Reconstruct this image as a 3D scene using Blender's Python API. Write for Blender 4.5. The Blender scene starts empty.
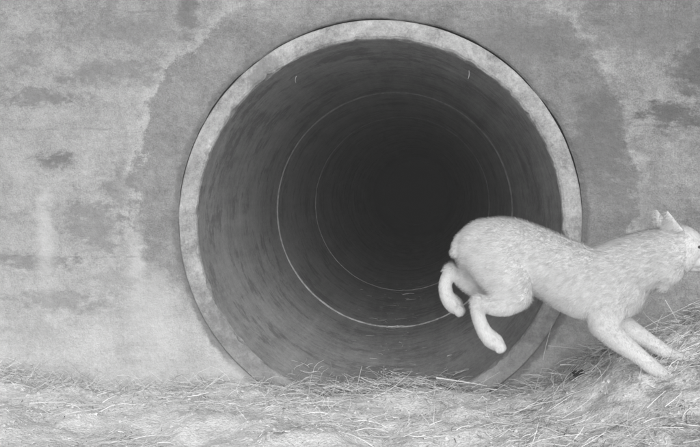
import bpy, bmesh, math, random
import numpy as np
from mathutils import Vector, Matrix, Euler, noise as mnoise
random.seed(7); rng=np.random.default_rng(7)
sc=bpy.context.scene
sc.view_settings.view_transform='Standard'; sc.view_settings.look='None'; sc.view_settings.exposure=0
CZ=.722; RI=.762; RO=.842

# ------------------------------------------------------------ node helper
class M:
    def __init__(s,name,rough=.9):
        s.m=bpy.data.materials.new(name); s.m.use_nodes=True
        s.t=s.m.node_tree; s.b=s.t.nodes['Principled BSDF']; s.b.inputs['Roughness'].default_value=rough
        s.b.inputs['Specular IOR Level'].default_value=.15
        s.tc=s.t.nodes.new('ShaderNodeTexCoord').outputs['Object']
    def n(s,t): return s.t.nodes.new(t)
    def put(s,sock,v):
        if isinstance(v,(int,float,tuple)): sock.default_value=v
        else: s.t.links.new(v,sock)
    def math(s,op,a,b=0.0,c=None,clamp=False):
        n=s.n('ShaderNodeMath'); n.operation=op; n.use_clamp=clamp
        s.put(n.inputs[0],a); s.put(n.inputs[1],b)
        if c is not None: s.put(n.inputs[2],c)
        return n.outputs[0]
    def noise(s,scale,detail=4,rough=.55,vec=None,dist=0.0):
        n=s.n('ShaderNodeTexNoise'); s.put(n.inputs['Vector'],vec if vec is not None else s.tc)
        n.inputs['Scale'].default_value=scale; n.inputs['Detail'].default_value=detail
        n.inputs['Roughness'].default_value=rough; n.inputs['Distortion'].default_value=dist
        return n.outputs['Fac']
    def ss(s,v,a,b,o0=0.0,o1=1.0):
        n=s.n('ShaderNodeMapRange'); n.interpolation_type='SMOOTHSTEP'
        s.put(n.inputs['Value'],v)
        for i,k in zip(('From Min','From Max','To Min','To Max'),(a,b,o0,o1)): n.inputs[i].default_value=k
        return n.outputs['Result']
    def add(s,base,nz,amp):   # base + (noise-.5)*amp
        return s.math('MULTIPLY_ADD',s.math('SUBTRACT',nz,.5),amp,base)
    def mix(s,f,a,b):
        n=s.n('ShaderNodeMix'); n.data_type='FLOAT'
        s.put(n.inputs[0],f); s.put(n.inputs[2],a); s.put(n.inputs[3],b); return n.outputs[0]
    def scalevec(s,sx,sy,sz,off=(0,0,0)):
        n=s.n('ShaderNodeMapping'); s.put(n.inputs['Vector'],s.tc)
        n.inputs['Scale'].default_value=(sx,sy,sz); n.inputs['Location'].default_value=off
        return n.outputs[0]
    def xyz(s):
        n=s.n('ShaderNodeSeparateXYZ'); s.put(n.inputs[0],s.tc); return n.outputs
    def finish(s,val,bump=None,bs=.3,bd=.01):
        c=s.n('ShaderNodeCombineColor')
        for i in range(3): s.put(c.inputs[i],val)
        s.put(s.b.inputs['Base Color'],c.outputs[0])
        if bump is not None:
            b=s.n('ShaderNodeBump'); b.inputs['Strength'].default_value=bs; b.inputs['Distance'].default_value=bd
            s.put(b.inputs['Height'],bump); s.put(s.b.inputs['Normal'],b.outputs[0])
        return s.m

CAMP=Vector((.204,-3.3,.88)); CAMR=Euler((math.radians(90-2.7),0,math.radians(5.4)))
RM=CAMR.to_matrix()
def loc(a,b,y):      # survey: sight line (a,b) from the station met with the vertical plane at depth y
    d=RM@Vector(((a-350)/792,(223.5-b)/792,-1)); t=(y-CAMP.y)/d.y
    return CAMP+d*t
K=3.3/792
def wp(a,b): q=loc(a,b,0); return q.x,q.z

# ------------------------------------------------------------ headwall material
w=M('weathered_concrete')
X,Y,Z=w.xyz()
n_big=w.noise(1.1,3,.6); n_mid=w.noise(6,7,.72); n_fine=w.noise(38,5,.75); n_grain=w.noise(170,2,.6)
n_edge=w.noise(7,6,.75,vec=w.scalevec(1,1,1,(4,2,7)))
n_bl=w.noise(3.0,7,.72,vec=w.scalevec(1,1,1.6,(14,2,27)))
hb=w.noise(1,4,.65,vec=w.scalevec(.8,1,8))
vb=w.noise(1,4,.65,vec=w.scalevec(7,1,.9,(3,3,3)))
val=w.math('MULTIPLY_ADD',n_big,.16,.30)
val=w.add(val,n_mid,.40); val=w.add(val,n_fine,.34); val=w.add(val,n_grain,.36); val=w.add(val,hb,.14); val=w.add(val,vb,.12)
val=w.mix(w.ss(n_bl,.54,.60,0,.4),val,w.math('MULTIPLY_ADD',n_fine,.16,.15))
val=w.math('MULTIPLY_ADD',w.math('MULTIPLY',w.ss(Z,.0,.75,1,0),w.ss(X,-.3,.9,1,.1)),.17,val)  # paler lower left: flash falloff painted into the wall colour
val=w.math('MULTIPLY_ADD',w.ss(Z,.9,1.75,0,1),-.08,val)  # darker towards the top, same painted light falloff
val=w.math('MULTIPLY_ADD',w.ss(X,.6,1.5,0,1),-.09,val)  # right side darkened as part of the painted falloff
for zz,am in ((1.62,.4),(1.125,.35),(.575,.5)):
    dzz=w.math('ABSOLUTE',w.math('SUBTRACT',w.add(Z,n_mid,.03),zz))
    sm=w.math('MULTIPLY',w.ss(dzz,.001,.007,am,0),w.ss(n_edge,.45,.58))
    val=w.mix(sm,val,.16)
# mortar patch round the pipe
dx=w.math('SUBTRACT',X,.02); dz=w.math('SUBTRACT',Z,.80)
r=w.math('SQRT',w.math('ADD',w.math('MULTIPLY',dx,dx),w.math('MULTIPLY',dz,dz)))
rr=w.add(w.add(r,n_edge,.36),w.noise(1.6,2,.5,vec=w.scalevec(1,1,1,(1,5,3))),.34)
patch=w.math('MULTIPLY',w.ss(rr,1.035,1.055,1,0),w.ss(w.add(Z,n_edge,.5),.30,.60))
patch=w.math('MULTIPLY',patch,w.ss(w.add(Z,n_edge,.3),1.50,1.66,1,.2))
patch=w.math('MULTIPLY',patch,w.ss(X,-1.1,1.0,.8,1))
val=w.mix(w.math('MULTIPLY',patch,.8),val,w.add(w.add(w.add(.205,n_mid,.28),n_fine,.26),n_grain,.22))
edge=w.math('MULTIPLY',w.ss(rr,1.05,1.065),w.ss(rr,1.075,1.12,1,0))
val=w.math('MULTIPLY_ADD',w.math('MULTIPLY',edge,w.ss(Z,.4,.7)),.07,val)
# bedding mortar ring against the pipe
dzr=w.math('SUBTRACT',Z,CZ)
rp=w.math('SQRT',w.math('ADD',w.math('MULTIPLY',X,X),w.math('MULTIPLY',dzr,dzr)))
ringm=w.ss(w.add(rp,n_edge,.09),RO+.018,RO+.040,1,0)
val=w.mix(w.math('MULTIPLY',ringm,.7),val,w.add(w.add(.155,n_fine,.2),n_mid,.2))
n_sp=w.noise(11,6,.78,vec=w.scalevec(1,1,1.8,(9,9,9)))
def spot(val,a,b,ra,rb,to,amt,soft=.35,ns=1.0):
    cx,cz=wp(a,b); ra*=K; rb*=K
    ex=w.math('DIVIDE',w.math('SUBTRACT',X,cx),ra); ez=w.math('DIVIDE',w.math('SUBTRACT',Z,cz),rb)
    d=w.math('SQRT',w.math('ADD',w.math('MULTIPLY',ex,ex),w.math('MULTIPLY',ez,ez)))
    d=w.add(d,n_sp,5.5*ns)
    return w.mix(w.ss(d,1-soft,1+soft,amt,0),val,to)
for a in [ # a,b,ra,rb,target,amount,soft,noise
 (55,160,18,8,.12,.7,.5,1),(40,97,40,8,.14,.6,.5,1.2),(110,72,46,12,.18,.5,.5,1.2),
 (95,225,28,26,.19,.55,.5,1.1),(35,262,44,7,.17,.55,.5,1.2),(60,300,50,9,.20,.5,.5,1.2),
 (187,14,9,20,.12,.6,.5,1),(135,30,60,12,.2,.45,.6,1),
 (120,190,16,24,.18,.5,.5,1),(600,135,28,52,.13,.6,.5,.7),(672,115,24,12,.08,.7,.5,1),(692,72,18,22,.09,.65,.5,1),
 (520,40,50,22,.16,.5,.6,.8),(655,30,70,22,.16,.5,.6,.9),(640,200,26,26,.2,.45,.6,1),
 (45,235,9,44,.60,.6,.8,.8),(137,262,7,34,.60,.5,.8,.8),(150,305,22,36,.58,.45,.8,.6),(250,372,60,14,.55,.4,.8,.6),
 (206,300,8,18,.18,.65,.4,.6)]:
    val=spot(val,*a)
val=w.math('MAXIMUM',val,.06)
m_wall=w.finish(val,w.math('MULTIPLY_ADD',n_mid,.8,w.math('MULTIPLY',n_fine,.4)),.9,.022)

# ------------------------------------------------------------ pipe material
p=M('pipe_concrete',.8)
X,Y,Z=p.xyz()
nb=p.noise(2.2,5,.65); nf=p.noise(30,6,.75); ng=p.noise(160,2)
ncirc=p.noise(1,5,.7,vec=p.scalevec(.8,16,.8)); nax=p.noise(1,5,.7,vec=p.scalevec(9,.7,9))
val=p.add(.28,nb,.30); val=p.add(val,ncirc,.24); val=p.add(val,nax,.28); val=p.add(val,nf,.30); val=p.add(val,ng,.2)
val=p.math('MULTIPLY_ADD',p.ss(X,-.75,.3,1,0),.08,val)  # left side lighter: side light put into the colour
val=p.mix(p.ss(p.noise(3.3,7,.75,vec=p.scalevec(1,1.4,1,(3,1,8))),.52,.60,0,.55),val,.13)
val=p.math('MULTIPLY_ADD',p.ss(Y,1.0,5.0),.12,val)     # lightened with depth: painted brightness for the dim interior
ph=p.math('ABSOLUTE',p.math('SUBTRACT',p.math('FRACT',p.math('ADD',p.math('DIVIDE',Y,1.83),.5)),.5))
jm=p.math('MULTIPLY',p.ss(ph,.005,.010,1,0),p.ss(Y,.5,.8))
jm=p.math('MULTIPLY',jm,p.ss(Y,2.2,4.9,1,0))
jm=p.math('MULTIPLY',jm,p.ss(p.math('ADD',Z,p.math('MULTIPLY',X,.5)),.0,1.4,1,.3))
jm=p.math('MULTIPLY',jm,p.ss(nf,.38,.58,.2,1))
val=p.mix(jm,val,.58)
val=p.mix(p.ss(Y,9,12),val,.05)  # far end painted dark so the closing disc reads as unlit
rim=p.ss(Y,-.002,.006,1,0)
rimv=p.add(p.add(p.add(p.add(.36,nb,.3),nf,.48),ng,.3),p.noise(7,6,.75),.7)
rimv=p.mix(p.ss(p.noise(4,6,.75,vec=p.scalevec(1,1,1,(5,5,2))),.52,.62,0,.6),rimv,.17)
rimv=p.mix(p.ss(p.add(Z,nf,.4),.25,.6,.4,0),rimv,.19)
val=p.mix(rim,val,rimv)
val=p.math('MAXIMUM',val,.04)
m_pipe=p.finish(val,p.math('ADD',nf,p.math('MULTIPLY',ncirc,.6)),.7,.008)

# ------------------------------------------------------------ soil / straw / fur materials
g=M('silty_soil',.95)
X,Y,Z=g.xyz()
v=g.add(g.add(g.add(.80,g.noise(4,6,.7),.5),g.noise(40,6,.8),.8),g.noise(150,3),.4)
v=g.math('MULTIPLY_ADD',g.math('MULTIPLY',g.ss(X,.45,1.1),g.ss(g.noise(9,6,.75),.42,.58)),-.40,v)
v=g.mix(g.ss(g.noise(5,7,.78,vec=g.scalevec(1,1.6,1,(2,2,2))),.56,.64,0,.45),v,.35)
m_soil=g.finish(g.math('MINIMUM',g.math('MAXIMUM',v,.14),.9),g.math('ADD',g.noise(30,6,.8),g.noise(110,3)),.9,.010)
def attr_mat(name,rough=.8,amp=.12):
    s=M(name,rough); a=s.n('ShaderNodeAttribute'); a.attribute_name='tone'
    return s.finish(s.add(a.outputs['Fac'],s.noise(60,3),amp))
m_straw=attr_mat('dry_straw'); m_fur=attr_mat('pale_fur',.95,.05); m_skin=attr_mat('pale_hide',.95,.05)
d=M('dark_eye',.15); m_eye=d.finish(d.math('MULTIPLY_ADD',d.noise(20),.02,.05))
e=M('embankment_earth'); m_emb=e.finish(e.math('MULTIPLY_ADD',e.noise(4,6),.2,.12),e.noise(20,5),.8,.03)

def mkobj(name,verts,faces,mat,smooth=False,tone=None,parent=None):
    me=bpy.data.meshes.new(name); me.from_pydata([tuple(map(float,v)) for v in verts],[],faces); me.update()
    if tone is not None:
        at=me.attributes.new('tone','FLOAT','POINT'); at.data.foreach_set('value',np.asarray(tone,dtype=np.float32))
    if smooth: me.polygons.foreach_set('use_smooth',[True]*len(me.polygons))
    me.materials.append(mat)
    o=bpy.data.objects.new(name,me); sc.collection.objects.link(o)
    if parent: o.parent=parent
    return o
def sst(x,a,b):
    t=min(1,max(0,(x-a)/(b-a))); return t*t*(3-2*t)

# ------------------------------------------------------------ headwall (slab with a round hole)
W0,W1,H0,H1=-7,7,-.6,2.6; N=256
V=[];F=[]
rows=[0,.004,.02,.05,.1,.18,.3,.5,.75,1.0]
corn=[math.atan2(H1-CZ,W1),math.atan2(H1-CZ,W0),math.atan2(H0-CZ,W0)+2*math.pi,math.atan2(H0-CZ,W1)+2*math.pi]
angs=[2*math.pi*i/N for i in range(N)]
for c in corn:
    i=min(range(N),key=lambda k:abs(angs[k]-c)); angs[i]=c
def hole(a):
    up=sst(math.sin(a),-.3,.5)
    return RO+.001+.006*up*(1+.8*mnoise.noise(Vector((math.cos(a)*4,math.sin(a)*4,1))))+.004*up*mnoise.noise(Vector((math.cos(a)*15,math.sin(a)*15,1)))
for a in angs:
    c,s_=math.cos(a),math.sin(a)
    t=min([(W1 if c>0 else W0)/c if abs(c)>1e-9 else 1e9, ((H1 if s_>0 else H0)-CZ)/s_ if abs(s_)>1e-9 else 1e9])
    r0=hole(a)
    V.append((r0*c,.35,CZ+r0*s_))
    for k in rows:
        rr_=r0+(t-r0)*k
        V.append((rr_*c,.004 if k==0 else 0.0,CZ+rr_*s_))
    V.append((t*c,.35,CZ+t*s_))
R=len(rows)+2
for i in range(N):
    j=(i+1)%N
    for k in range(R-1): F.append((i*R+k,i*R+k+1,j*R+k+1,j*R+k))
    F.append((i*R+R-1,i*R,j*R,j*R+R-1))
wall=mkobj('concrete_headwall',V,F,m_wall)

# ------------------------------------------------------------ pipe
prof=[(RO,.34),(RO,-.004),(RO-.005,-.011),(.815,-.014),(.790,-.014),(.775,-.012),(.766,-.006),(RI,.004),(RI,.02)]
yy=.02
J=[1.83*k for k in range(1,9)]
for q,j in enumerate(J):
    while yy+.3<j-.03: yy+=.3; prof.append((RI,yy))
    h=.009 if q==0 else (.007 if q==1 else .002)
    prof+= [(RI,j-.012),(RI-h*.8,j-.008),(RI-h,j),(RI-h*.8,j+.008),(RI,j+.012)]
    yy=j+.02
prof+=[(RI,16.0),(.4,16.05),(.001,16.05)]  # closing disc added at the far end to block sky light
V=[];F=[];N=240
for i in range(N):
    a=2*math.pi*i/N; c,s_=math.cos(a),math.sin(a)
    # chips broken from the inner arris of the end face
    chip=max(0,mnoise.noise(Vector((c*7,s_*7,21)))-.22)*.05+max(0,mnoise.noise(Vector((c*23,s_*23,5)))-.2)*.018
    for (r_,y_) in prof:
        nn=.0015*mnoise.noise(Vector((c*8,s_*8,y_*5)))+(.003*mnoise.noise(Vector((c*5,s_*5,y_*9))) if .5<r_<RI-.003 else 0)
        if y_<0 and r_<RO-.01: nn+=.004*mnoise.noise(Vector((c*14,s_*14,3)))+.003*mnoise.noise(Vector((c*40,s_*40,3)))
        if -.013<y_<.01 and r_<.78: nn+=chip
        ys=.005*mnoise.noise(Vector((c*9,s_*9,r_*20))) if y_<0 else 0
        V.append(((r_+nn)*c,y_+ys,CZ+(r_+nn)*s_))
R=len(prof)
for i in range(N):
    j=(i+1)%N
    for k in range(R-1): F.append((i*R+k,j*R+k,j*R+k+1,i*R+k+1))
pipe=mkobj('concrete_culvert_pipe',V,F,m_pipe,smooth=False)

# ------------------------------------------------------------ ground
def bank(x): return .19*sst(x,.45,1.0)+.26*sst(x,.85,1.7)+.25*sst(x,1.6,4)
def gh(x,y):
    nb=.036*mnoise.noise(Vector((x*2.3,y*2.3,0)))+.030*mnoise.noise(Vector((x*6,y*6,3)))+.010*mnoise.noise(Vector((x*17,y*17,5)))+.005*mnoise.noise(Vector((x*43,y*43,5)))
    fade=1-.75*sst(-y,.0,1.6)
    z=.022+bank(x)*fade+.035*sst(-x,.9,2.0)+nb
    z+=.03*sst(-y,.0,.25)*(1-sst(-y,.5,1.2))
    return z
def silt(x,y):   # silt lying in the invert, continuing the ground into the pipe mouth
    z0=gh(x,min(y,0))+.003
    z1=-.045+.004*mnoise.noise(Vector((x*25,y*20,2)))+.012*mnoise.noise(Vector((x*5,y*3,2)))*(1-sst(y,.9,1.6))
    k=sst(y,-.02,.9)**.6
    return z0*(1-k)+z1*k
V=[];F=[];nx_=49; ysl=np.linspace(-.03,1.75,120)
for y in ysl:
    for i in range(nx_):
        x=-.40+.80*i/(nx_-1); V.append((x,y,silt(x,y)))
for j in range(len(ysl)-1):
    for i in range(nx_-1):
        a=j*nx_+i; F.append((a,a+1,a+nx_+1,a+nx_))
mkobj('pipe_silt',V,F,m_pipe,smooth=True)
def axis(lo,hi,f0,f1,step):
    a=list(np.arange(f0,f1+1e-6,step)); t=step; x=f0; L=[]
    while x>lo: t*=1.35; x-=t; L.append(max(x,lo))
    a=L[::-1]+a; t=step; x=a[-1]
    while x<hi: t*=1.35; x+=t; a.append(min(x,hi))
    return a
xs=axis(-150,150,-2.2,2.4,.014); ys=axis(-150,.012,-1.4,.012,.014)
ys=[y for y in ys if y<-.004]+[-.001,.002,.005,.02,.3]
V=[(x,y,gh(x,y) if y<.004 else -.35) for y in ys for x in xs]
nx=len(xs); F=[(j*nx+i,j*nx+i+1,(j+1)*nx+i+1,(j+1)*nx+i) for j in range(len(ys)-1) for i in range(nx-1)]
mkobj('ground',V,F,m_soil,smooth=True)
V=[];F=[]
ex=[-150,-60,-20,-7.6,-7.01,-7,7,7.01,7.6,20,60,150]
for x in ex:
    out=abs(x)>7.005
    for (a,b) in ([(-3.2,-.2),(.3,2.0),(1.5,2.55),(30,2.7),(150,2.7)] if out else [(.3,2.55),(.6,2.57),(1.5,2.6),(30,2.7),(150,2.7)]):
        V.append((x,a,b))
for i in range(len(ex)-1):
    for k in range(4): F.append((i*5+k,(i+1)*5+k,(i+1)*5+k+1,i*5+k+1))
mkobj('earth_embankment',V,F,m_emb)

# ------------------------------------------------------------ straw litter
V=[];F=[];T=[]
def straw(p0,dirv,L,wd,tone,bend=.15,seg=3):
    p0=Vector(p0); dv=Vector(dirv).normalized()
    side=dv.cross(Vector((random.gauss(0,.3),random.gauss(0,.3),1))).normalized()
    up=side.cross(dv).normalized()
    cs=random.uniform(-bend,bend)*L; cu=random.uniform(-.3,.6)*bend*L
    base=len(V)
    for i in range(seg+1):
        t=i/seg; q=p0+dv*(L*t)+side*(cs*4*t*(1-t))+up*(cu*4*t*(1-t))
        wv=wd*(1-.55*t)
        V.extend([q-side*wv,q+up*wv*1.2,q+side*wv]); T.extend([tone]*3)
    for i in range(seg):
        a=base+i*3; F.extend([(a,a+3,a+4,a+1),(a+1,a+4,a+5,a+2),(a+2,a+5,a+3,a)])
def scatter(n,xr,yr,Lr,wr,upr=.12,tone=(.3,.75),clump=0):
    k=0
    while k<n:
        x=random.uniform(*xr); y=random.uniform(*yr)
        if clump and mnoise.noise(Vector((x*3,y*4,11)))+random.gauss(0,.12)<clump-.2: continue
        k+=1
        a=random.gauss(0,.9) if random.random()<.6 else random.uniform(0,6.28)
        L=random.uniform(*Lr)*random.uniform(.4,1)
        dv=Vector((math.cos(a),math.sin(a)*.8,0))
        if y+dv.y*L>-.015: dv.y=-abs(dv.y)
        x2,y2=x+dv.x*L,y+dv.y*L
        z1=gh(x,y)+random.uniform(-.004,.008); z2=gh(x2,min(y2,0))+random.uniform(-.004,.010)+max(0,random.gauss(0,upr))*L
        straw((x,y,z1),(x2-x,y2-y,z2-z1),L,random.uniform(*wr),random.uniform(*tone))
scatter(2200,(-1.9,2.2),(-1.3,-.01),(.03,.17),(.0006,.0020),.10,(.4,.95),.32)
scatter(2600,(.5,2.3),(-1.0,-.01),(.04,.20),(.0007,.0020),.32,(.12,.92),.2)
scatter(1500,(-1.9,.6),(-.25,-.01),(.03,.13),(.0006,.0015),.5,(.25,.9),.28)
scatter(6000,(-1.9,2.2),(-1.2,-.01),(.008,.03),(.0008,.002),.15,(.15,.9),.1)
scatter(1500,(-5,5),(-5,-1.0),(.05,.2),(.001,.0025),.2)
# little heaps of straw drifted against the wall
for hx,hn in ((-1.55,120),(-1.15,70),(-.75,90),(-.38,150),(-.12,90),(.05,120),(.3,110),(.62,120),(.95,140),(1.25,150),(1.6,120)):
    for _ in range(hn):
        x=hx+random.gauss(0,.10); y=-abs(random.gauss(0,.07))-.012; L=random.uniform(.03,.13); a=random.gauss(0,.8)+(math.pi if random.random()<.5 else 0)
        straw((x,y,gh(x,y)+random.random()**2*.035),(math.cos(a),-abs(math.sin(a))*.5,random.gauss(.12,.28)),L,random.uniform(.0006,.0016),random.uniform(.25,.92),.25)
for _ in range(300):
    x=random.choice([random.uniform(-1.7,1.9),random.uniform(.7,2.0),random.uniform(-.5,.5)]); y=-random.random()**1.5*.6-.02
    L=random.uniform(.02,.09)
    straw((x,y,gh(x,y)),(random.gauss(0,.8),random.uniform(-.6,.1),1),L,random.uniform(.0006,.0013),random.uniform(.35,.85),.3)
def stalk(a0,b0,a1,b1,y,wd=.002,tone=.7):
    A=loc(a0,b0,y); B=loc(a1,b1,y)
    straw(A,B-A,(B-A).length,wd,tone,.05,6)
for s in [(331,402,337,376,-.1),(355,398,362,366,-.08,.0014),(309,398,312,374,-.12),(290,400,280,372,-.15,.0013,.5),
          (436,378,487,386,-.06,.0035,.8),(498,446,528,420,-.45,.005,.95),(548,346,580,349,-.05,.0018,.7),(575,380,600,352,-.1,.0015,.7),
          (543,360,552,325,-.04,.0016,.7),(610,352,640,318,-.06,.0016,.75),(640,330,700,300,-.05,.002,.8),(655,352,700,326,-.1,.002,.8),
          (380,398,384,366,-.08,.0012,.5),(240,398,262,380,-.1,.0015,.7),(100,412,150,396,-.1,.002,.9),(30,400,85,410,-.2,.002,.9),
          (175,408,205,398,-.2,.002,.9),(400,420,470,408,-.35,.0022,.9),(540,410,600,395,-.3,.002,.9),(150,440,230,425,-.5,.0025,.9),
          (630,400,690,375,-.25,.002,.9),(600,440,650,405,-.4,.002,.9),(560,365,610,372,-.1,.002,.9),(665,300,690,345,-.04,.0016,.7),(472,388,500,372,-.1,.0015,.7)]:
    stalk(*s)
def bed(x,y): return max(CZ-math.sqrt((RI-.004)**2-x*x),silt(x,y) if y<1.74 else -9)+.004
for _ in range(150):
    y=random.random()**1.4*4.2+.02; x=random.gauss(.02,.13)
    straw((x,y,bed(x,y)),(random.gauss(0,1),random.gauss(0,.8),abs(random.gauss(0,.06))),random.uniform(.01,.07),random.uniform(.0008,.002),random.uniform(.2,.65))
for _ in range(420):      # straw trodden just inside the mouth
    y=abs(random.gauss(0,.16))+.01; x=random.gauss(0,.22)
    if abs(x)>.38: continue
    straw((x,y,bed(x,y)+random.random()*.006),(random.gauss(0,1),random.gauss(0,.5),random.gauss(.05,.15)),random.uniform(.02,.10),random.uniform(.0007,.0017),random.uniform(.25,.8),.25)
for a,y,L in [(.54,.1,.035),(-.52,.25,.03)]:
    straw(((RI-.01)*math.sin(a),y,CZ+(RI-.01)*math.cos(a)),(-.1,0,-1),L,.0018,.85)
for x,y,L in [(-.03,1.79,.07),(.03,1.78,.05),(.06,3.0,.08),(.02,3.3,.10),(.1,3.6,.08)]:
    straw((x,y,CZ-RI+.012),(1,.1,.1),L,.004,.7)
mkobj('dry_grass',V,F,m_straw,tone=T)
V2=[];F2=[]
ico=bmesh.new(); bmesh.ops.create_icosphere(ico,subdivisions=1,radius=1); IV=[v.co.copy() for v in ico.verts]; IF=[[v.index for v in f.verts] for f in ico.faces]
def lump(c,r_,sq=(1,1,.7)):
    b=len(V2); rot=Matrix.Rotation(random.uniform(0,6),3,'Z')
    for v in IV:
        q=rot@Vector((v.x*sq[0],v.y*sq[1],v.z*sq[2]))*r_*random.uniform(.6,1.3); V2.append(Vector(c)+q)
    F2.extend([[b+i for i in f] for f in IF])
for _ in range(3500):
    x=random.uniform(-1.8,2.1); y=-random.random()*1.2-.01; lump((x,y,gh(x,y)-.001),.002+.009*random.random()**3)
for _ in range(60):
    y=random.random()**1.5*1.7+.02; x=random.gauss(0,.13); lump((x,y,silt(x,y)),.002+.005*random.random()**2)
mkobj('soil_clods',V2,F2,m_soil)
V2=[];F2=[]
dk=M('dark_clod'); m_dk=dk.finish(dk.math('MULTIPLY_ADD',dk.noise(50,4),.05,.02),dk.noise(80),.8,.01)
q=loc(577,380,-.2)
for k in range(9): lump((q.x+random.gauss(0,.016),-.26+random.gauss(0,.006),gh(q.x,-.26)+.012+random.gauss(0,.005)),random.uniform(.007,.013))
mkobj('dark_clod',V2,F2,m_dk)

# ------------------------------------------------------------ bobcat
cat=bpy.data.objects.new('bobcat',None); sc.collection.objects.link(cat)
SC=.0036; YC=-.45
def cp(a,b,y=0): q=loc(a,b,YC); return Vector((q.x,YC+y,q.z))
bm=bmesh.new()
def ell(c,rx,ry,rz,rot=None):
    m=Matrix.Translation(c)@(rot.to_4x4() if rot else Matrix.Identity(4))@Matrix.Diagonal((rx,ry,rz,1))
    bmesh.ops.create_icosphere(bm,subdivisions=3,radius=1,matrix=m)
def chain(pts,ysc=1.0):
    P=[pts[0]]+list(pts)+[pts[-1]]
    for i in range(1,len(P)-2):
        n=9
        for k in range(n+1):
            t=k/n
            q=[.5*((2*P[i][j])+(-P[i-1][j]+P[i+1][j])*t+(2*P[i-1][j]-5*P[i][j]+4*P[i+1][j]-P[i+2][j])*t*t+(-P[i-1][j]+3*P[i][j]-3*P[i+1][j]+P[i+2][j])*t**3) for j in range(4)]
            r_=q[3]*SC; ell(cp(q[0],q[1],q[2]),r_,r_*ysc,r_)
# trunk: haunch, tucked loin, deep chest
chain([(486,248,0,29),(507,250,0,32),(534,258,0,31),(560,271,0,33),(588,284,0,36),(614,286,0,34)],.74)
chain([(600,279,0,32),(624,269,0,31),(648,260,0,29),(666,254,0,26)],.84)
# near hind leg: thigh, shank, cannon
chain([(494,254,-.030,29),(505,274,-.045,25),(514,293,-.056,16)],.62)
chain([(514,294,-.056,15),(502,301,-.060,12.5),(489,302,-.064,9),(477,298,-.066,6.8)],.8)
chain([(477,298,-.066,7.2),(477,313,-.066,6.8),(483,328,-.066,7.2),(490,336,-.066,8.4)],1)
# far hind leg
chain([(484,252,.034,28),(486,270,.048,22),(489,285,.056,15)],.62)
chain([(489,285,.056,14),(477,286,.058,12),(464,280,.060,8.8),(452,271,.060,6.8)],.8)
chain([(452,271,.060,7.2),(446,285,.060,6.8),(447,297,.060,7.2),(452,305,.060,8.4)],1)
# fore legs
chain([(608,276,-.030,29),(604,299,-.048,22),(599,321,-.056,14)],.62)
chain([(599,322,-.056,13.5),(613,336,-.056,11),(634,352,-.054,7.8),(646,362,-.054,7.4),(658,371,-.053,6.6),(665,377,-.053,7.8)],.92)
chain([(616,276,.034,26),(616,299,.048,21),(615,318,.054,13.5)],.62)
chain([(615,318,.054,13),(630,330,.053,10.8),(650,342,.052,7.8),(662,350,.052,7.4),(673,357,.051,6.6),(681,362,.050,7.6)],.92)
def paw(a,b,y,ang):
    R_=Matrix.Rotation(ang,3,'Y'); c=cp(a,b,y)
    ell(c,.033,.032,.029,R_)
    for k in (-1.5,-.5,.5,1.5):
        o=R_@Vector((.027-(abs(k)-.5)*.005,k*.0175,-.006))
        ell(c+o,.020,.0105,.0200,R_)
paw(493,338,-.066,math.radians(30)); paw(455,308,.060,math.radians(30))
paw(670,380,-.053,math.radians(14)); paw(684,364,.050,math.radians(10))
# head, facing +x and a little down
HX=20
ell(cp(657+HX,247),.090,.070,.080); ell(cp(650+HX,256),.086,.080,.076)
for s_ in (-1,1):
    ell(cp(643+HX,267,s_*.060),.056,.028,.058)                      # cheek ruff
    ell(cp(640+HX,279,s_*.054),.024,.014,.038)
    ell(cp(675+HX,261,s_*.016),.042,.022,.022)                      # muzzle
ell(cp(672+HX,252),.058,.024,.030); ell(cp(673+HX,268),.040,.020,.014)
ell(cp(662+HX,239),.040,.054,.024)                                   # brow
def ear(s_):
    base=cp(648+HX,229,s_*.048); n=18
    for k in range(n):
        t=k/(n-1); wdt=.036*(1-t)**.85+.0028
        c=base+Vector((-.022*t,s_*.016*t,.060*t))
        rot=Matrix.Rotation(s_*math.radians(35),3,'Z')
        ell(c,wdt,.008*(1-.4*t)+.001,.009,rot)
ear(-1); ear(1)
chain([(468,236,0,8),(462,242,0,7.5),(458,252,0,6.5)],1)
me=bpy.data.meshes.new('body'); bm.to_mesh(me); bm.free()
body=bpy.data.objects.new('body',me); sc.collection.objects.link(body); body.parent=cat
md=body.modifiers.new('r','REMESH'); md.mode='VOXEL'; md.voxel_size=.004
ms=body.modifiers.new('s','SMOOTH'); ms.factor=.6; ms.iterations=6
dg=bpy.context.evaluated_depsgraph_get(); me2=bpy.data.meshes.new_from_object(body.evaluated_get(dg))
body.modifiers.clear(); body.data=me2; me2.name='body'
me2.materials.clear(); me2.materials.append(m_skin)
me2.polygons.foreach_set('use_smooth',[True]*len(me2.polygons))
nv=len(me2.vertices); co=np.empty(nv*3); me2.vertices.foreach_get('co',co); co=co.reshape(-1,3)
def coat(P,N):
    t=.68-.10*max(0,N.z)+.08*max(0,-N.z)
    n=mnoise.noise(Vector((P.x*44,P.y*44,P.z*60)))
    if n>.18: t-=.07*min(1,(n-.18)*5)
    t+=.06*mnoise.noise(P*9)
    return t
tone=[coat(Vector(c),me2.vertices[i].normal) for i,c in enumerate(co)]
at=me2.attributes.new('tone','FLOAT','POINT'); at.data.foreach_set('value',np.array(tone,dtype=np.float32))
me2.calc_loop_triangles()
tri=np.array([t.vertices for t in me2.loop_triangles]); A,B,C=co[tri[:,0]],co[tri[:,1]],co[tri[:,2]]
nrm=np.cross(B-A,C-A); ar=np.linalg.norm(nrm,axis=1); nrm/=ar[:,None]+1e-12
NF=150000
idx=rng.choice(len(tri),NF,p=ar/ar.sum()); u=rng.random(NF); v_=rng.random(NF); sw=u+v_>1; u[sw]=1-u[sw]; v_[sw]=1-v_[sw]
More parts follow.
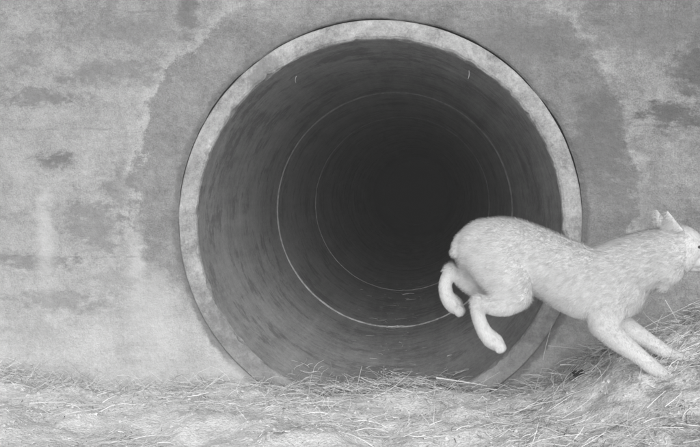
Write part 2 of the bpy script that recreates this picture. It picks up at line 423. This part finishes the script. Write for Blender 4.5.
P=A[idx]+(B-A)[idx]*u[:,None]+(C-A)[idx]*v_[:,None]; Nn=nrm[idx]
zb=cp(560,300).z
low=np.clip((zb-P[:,2])/.05,0,1)
low=np.maximum(low,np.clip((cp(462,0).x-P[:,0])/.02,0,1)*(P[:,2]<cp(0,268).z))
flow=np.stack([-1+low*.9,np.zeros(NF),-.35-low*.6],1)
head_m=P[:,0]>cp(664+HX-3,250).x
L=rng.uniform(.008,.020,NF)*(1-.6*low); L[head_m&(P[:,2]>zb)]*=.4
flow+=rng.normal(0,.30,(NF,3)); flow-= Nn*(flow*Nn).sum(1)[:,None]; flow/=np.linalg.norm(flow,axis=1)[:,None]+1e-9
D=flow*.9+Nn*.55; D/=np.linalg.norm(D,axis=1)[:,None]
S=np.cross(D,Nn); S/=np.linalg.norm(S,axis=1)[:,None]+1e-9
wd=rng.uniform(.0004,.0008,NF)[:,None]
FV=np.stack([P-S*wd-Nn*.001,P+S*wd-Nn*.001,P+D*L[:,None]],1).reshape(-1,3)
ft=np.repeat([coat(Vector(a),Vector(b))+c for a,b,c in zip(P,Nn,rng.normal(0,.06,NF))],3)
fme=bpy.data.meshes.new('fur'); fme.vertices.add(NF*3); fme.vertices.foreach_set('co',FV.ravel())
fme.loops.add(NF*3); fme.loops.foreach_set('vertex_index',np.arange(NF*3)); fme.polygons.add(NF)
fme.polygons.foreach_set('loop_start',np.arange(0,NF*3,3)); fme.update(calc_edges=True)
at=fme.attributes.new('tone','FLOAT','POINT'); at.data.foreach_set('value',ft.astype(np.float32))
fme.materials.append(m_fur); fo=bpy.data.objects.new('fur',fme); sc.collection.objects.link(fo); fo.parent=cat
def ball(name,c,r_,mat,sq=(1,1,1)):
    b=bmesh.new(); bmesh.ops.create_icosphere(b,subdivisions=3,radius=1,matrix=Matrix.Translation(c)@Matrix.Diagonal((r_*sq[0],r_*sq[1],r_*sq[2],1)))
    m=bpy.data.meshes.new(name); b.to_mesh(m); b.free(); m.materials.append(mat); o=bpy.data.objects.new(name,m); sc.collection.objects.link(o); o.parent=cat
for s_,nm in ((-1,'eye_1'),(1,'eye_2')): ball(nm,cp(673+HX,246,s_*.046),.011,m_eye,(1,1,.65))
ball('nose',cp(687+HX,257),.011,m_eye,(.8,1,.7))

# ------------------------------------------------------------ haze volume added to lift the blacks in the pipe
bmx=bmesh.new(); bmesh.ops.create_cube(bmx,size=1,matrix=Matrix.Translation((0,-4.03,1.3))@Matrix.Diagonal((13.9,8.0,4.2,1)))
mm=bpy.data.meshes.new('added_haze'); bmx.to_mesh(mm); bmx.free()
mat=bpy.data.materials.new('lift_haze'); mat.use_nodes=True; nt=mat.node_tree; nt.nodes.remove(nt.nodes['Principled BSDF'])
vs=nt.nodes.new('ShaderNodeVolumeScatter'); vs.inputs['Density'].default_value=.019; vs.inputs['Color'].default_value=(1,1,1,1)
nt.links.new(vs.outputs[0],nt.nodes['Material Output'].inputs['Volume']); mm.materials.append(mat)
sc.collection.objects.link(bpy.data.objects.new('added_haze',mm))

# ------------------------------------------------------------ light
EL,AZ=30,11    # sun elevation, degrees to the right of straight behind the viewer
wd_=bpy.data.worlds.new('World'); sc.world=wd_; wd_.use_nodes=True; nt=wd_.node_tree
sk=nt.nodes.new('ShaderNodeTexSky'); sk.sky_type='NISHITA'; sk.sun_disc=False
sk.sun_elevation=math.radians(EL); sk.sun_rotation=math.radians(180-AZ)
bw=nt.nodes.new('ShaderNodeRGBToBW'); nt.links.new(sk.outputs[0],bw.inputs[0]); bg=nt.nodes['Background']
nt.links.new(bw.outputs[0],bg.inputs[0]); bg.inputs[1].default_value=.15
sl=bpy.data.lights.new('sun','SUN'); sl.energy=2.65; sl.angle=math.radians(60); sl.color=(1,1,1)
so=bpy.data.objects.new('sun',sl); sc.collection.objects.link(so)
dirv=Vector((math.sin(math.radians(AZ))*math.cos(math.radians(EL)),-math.cos(math.radians(AZ))*math.cos(math.radians(EL)),math.sin(math.radians(EL))))
so.rotation_euler=dirv.to_track_quat('Z','Y').to_euler()

# ------------------------------------------------------------ camera
cd=bpy.data.cameras.new('camera'); cd.sensor_width=36; cd.lens=36*792/700; cd.clip_end=1000; cd.clip_start=.05
co_=bpy.data.objects.new('camera',cd); sc.collection.objects.link(co_)
co_.location=CAMP; co_.rotation_euler=CAMR; sc.camera=co_
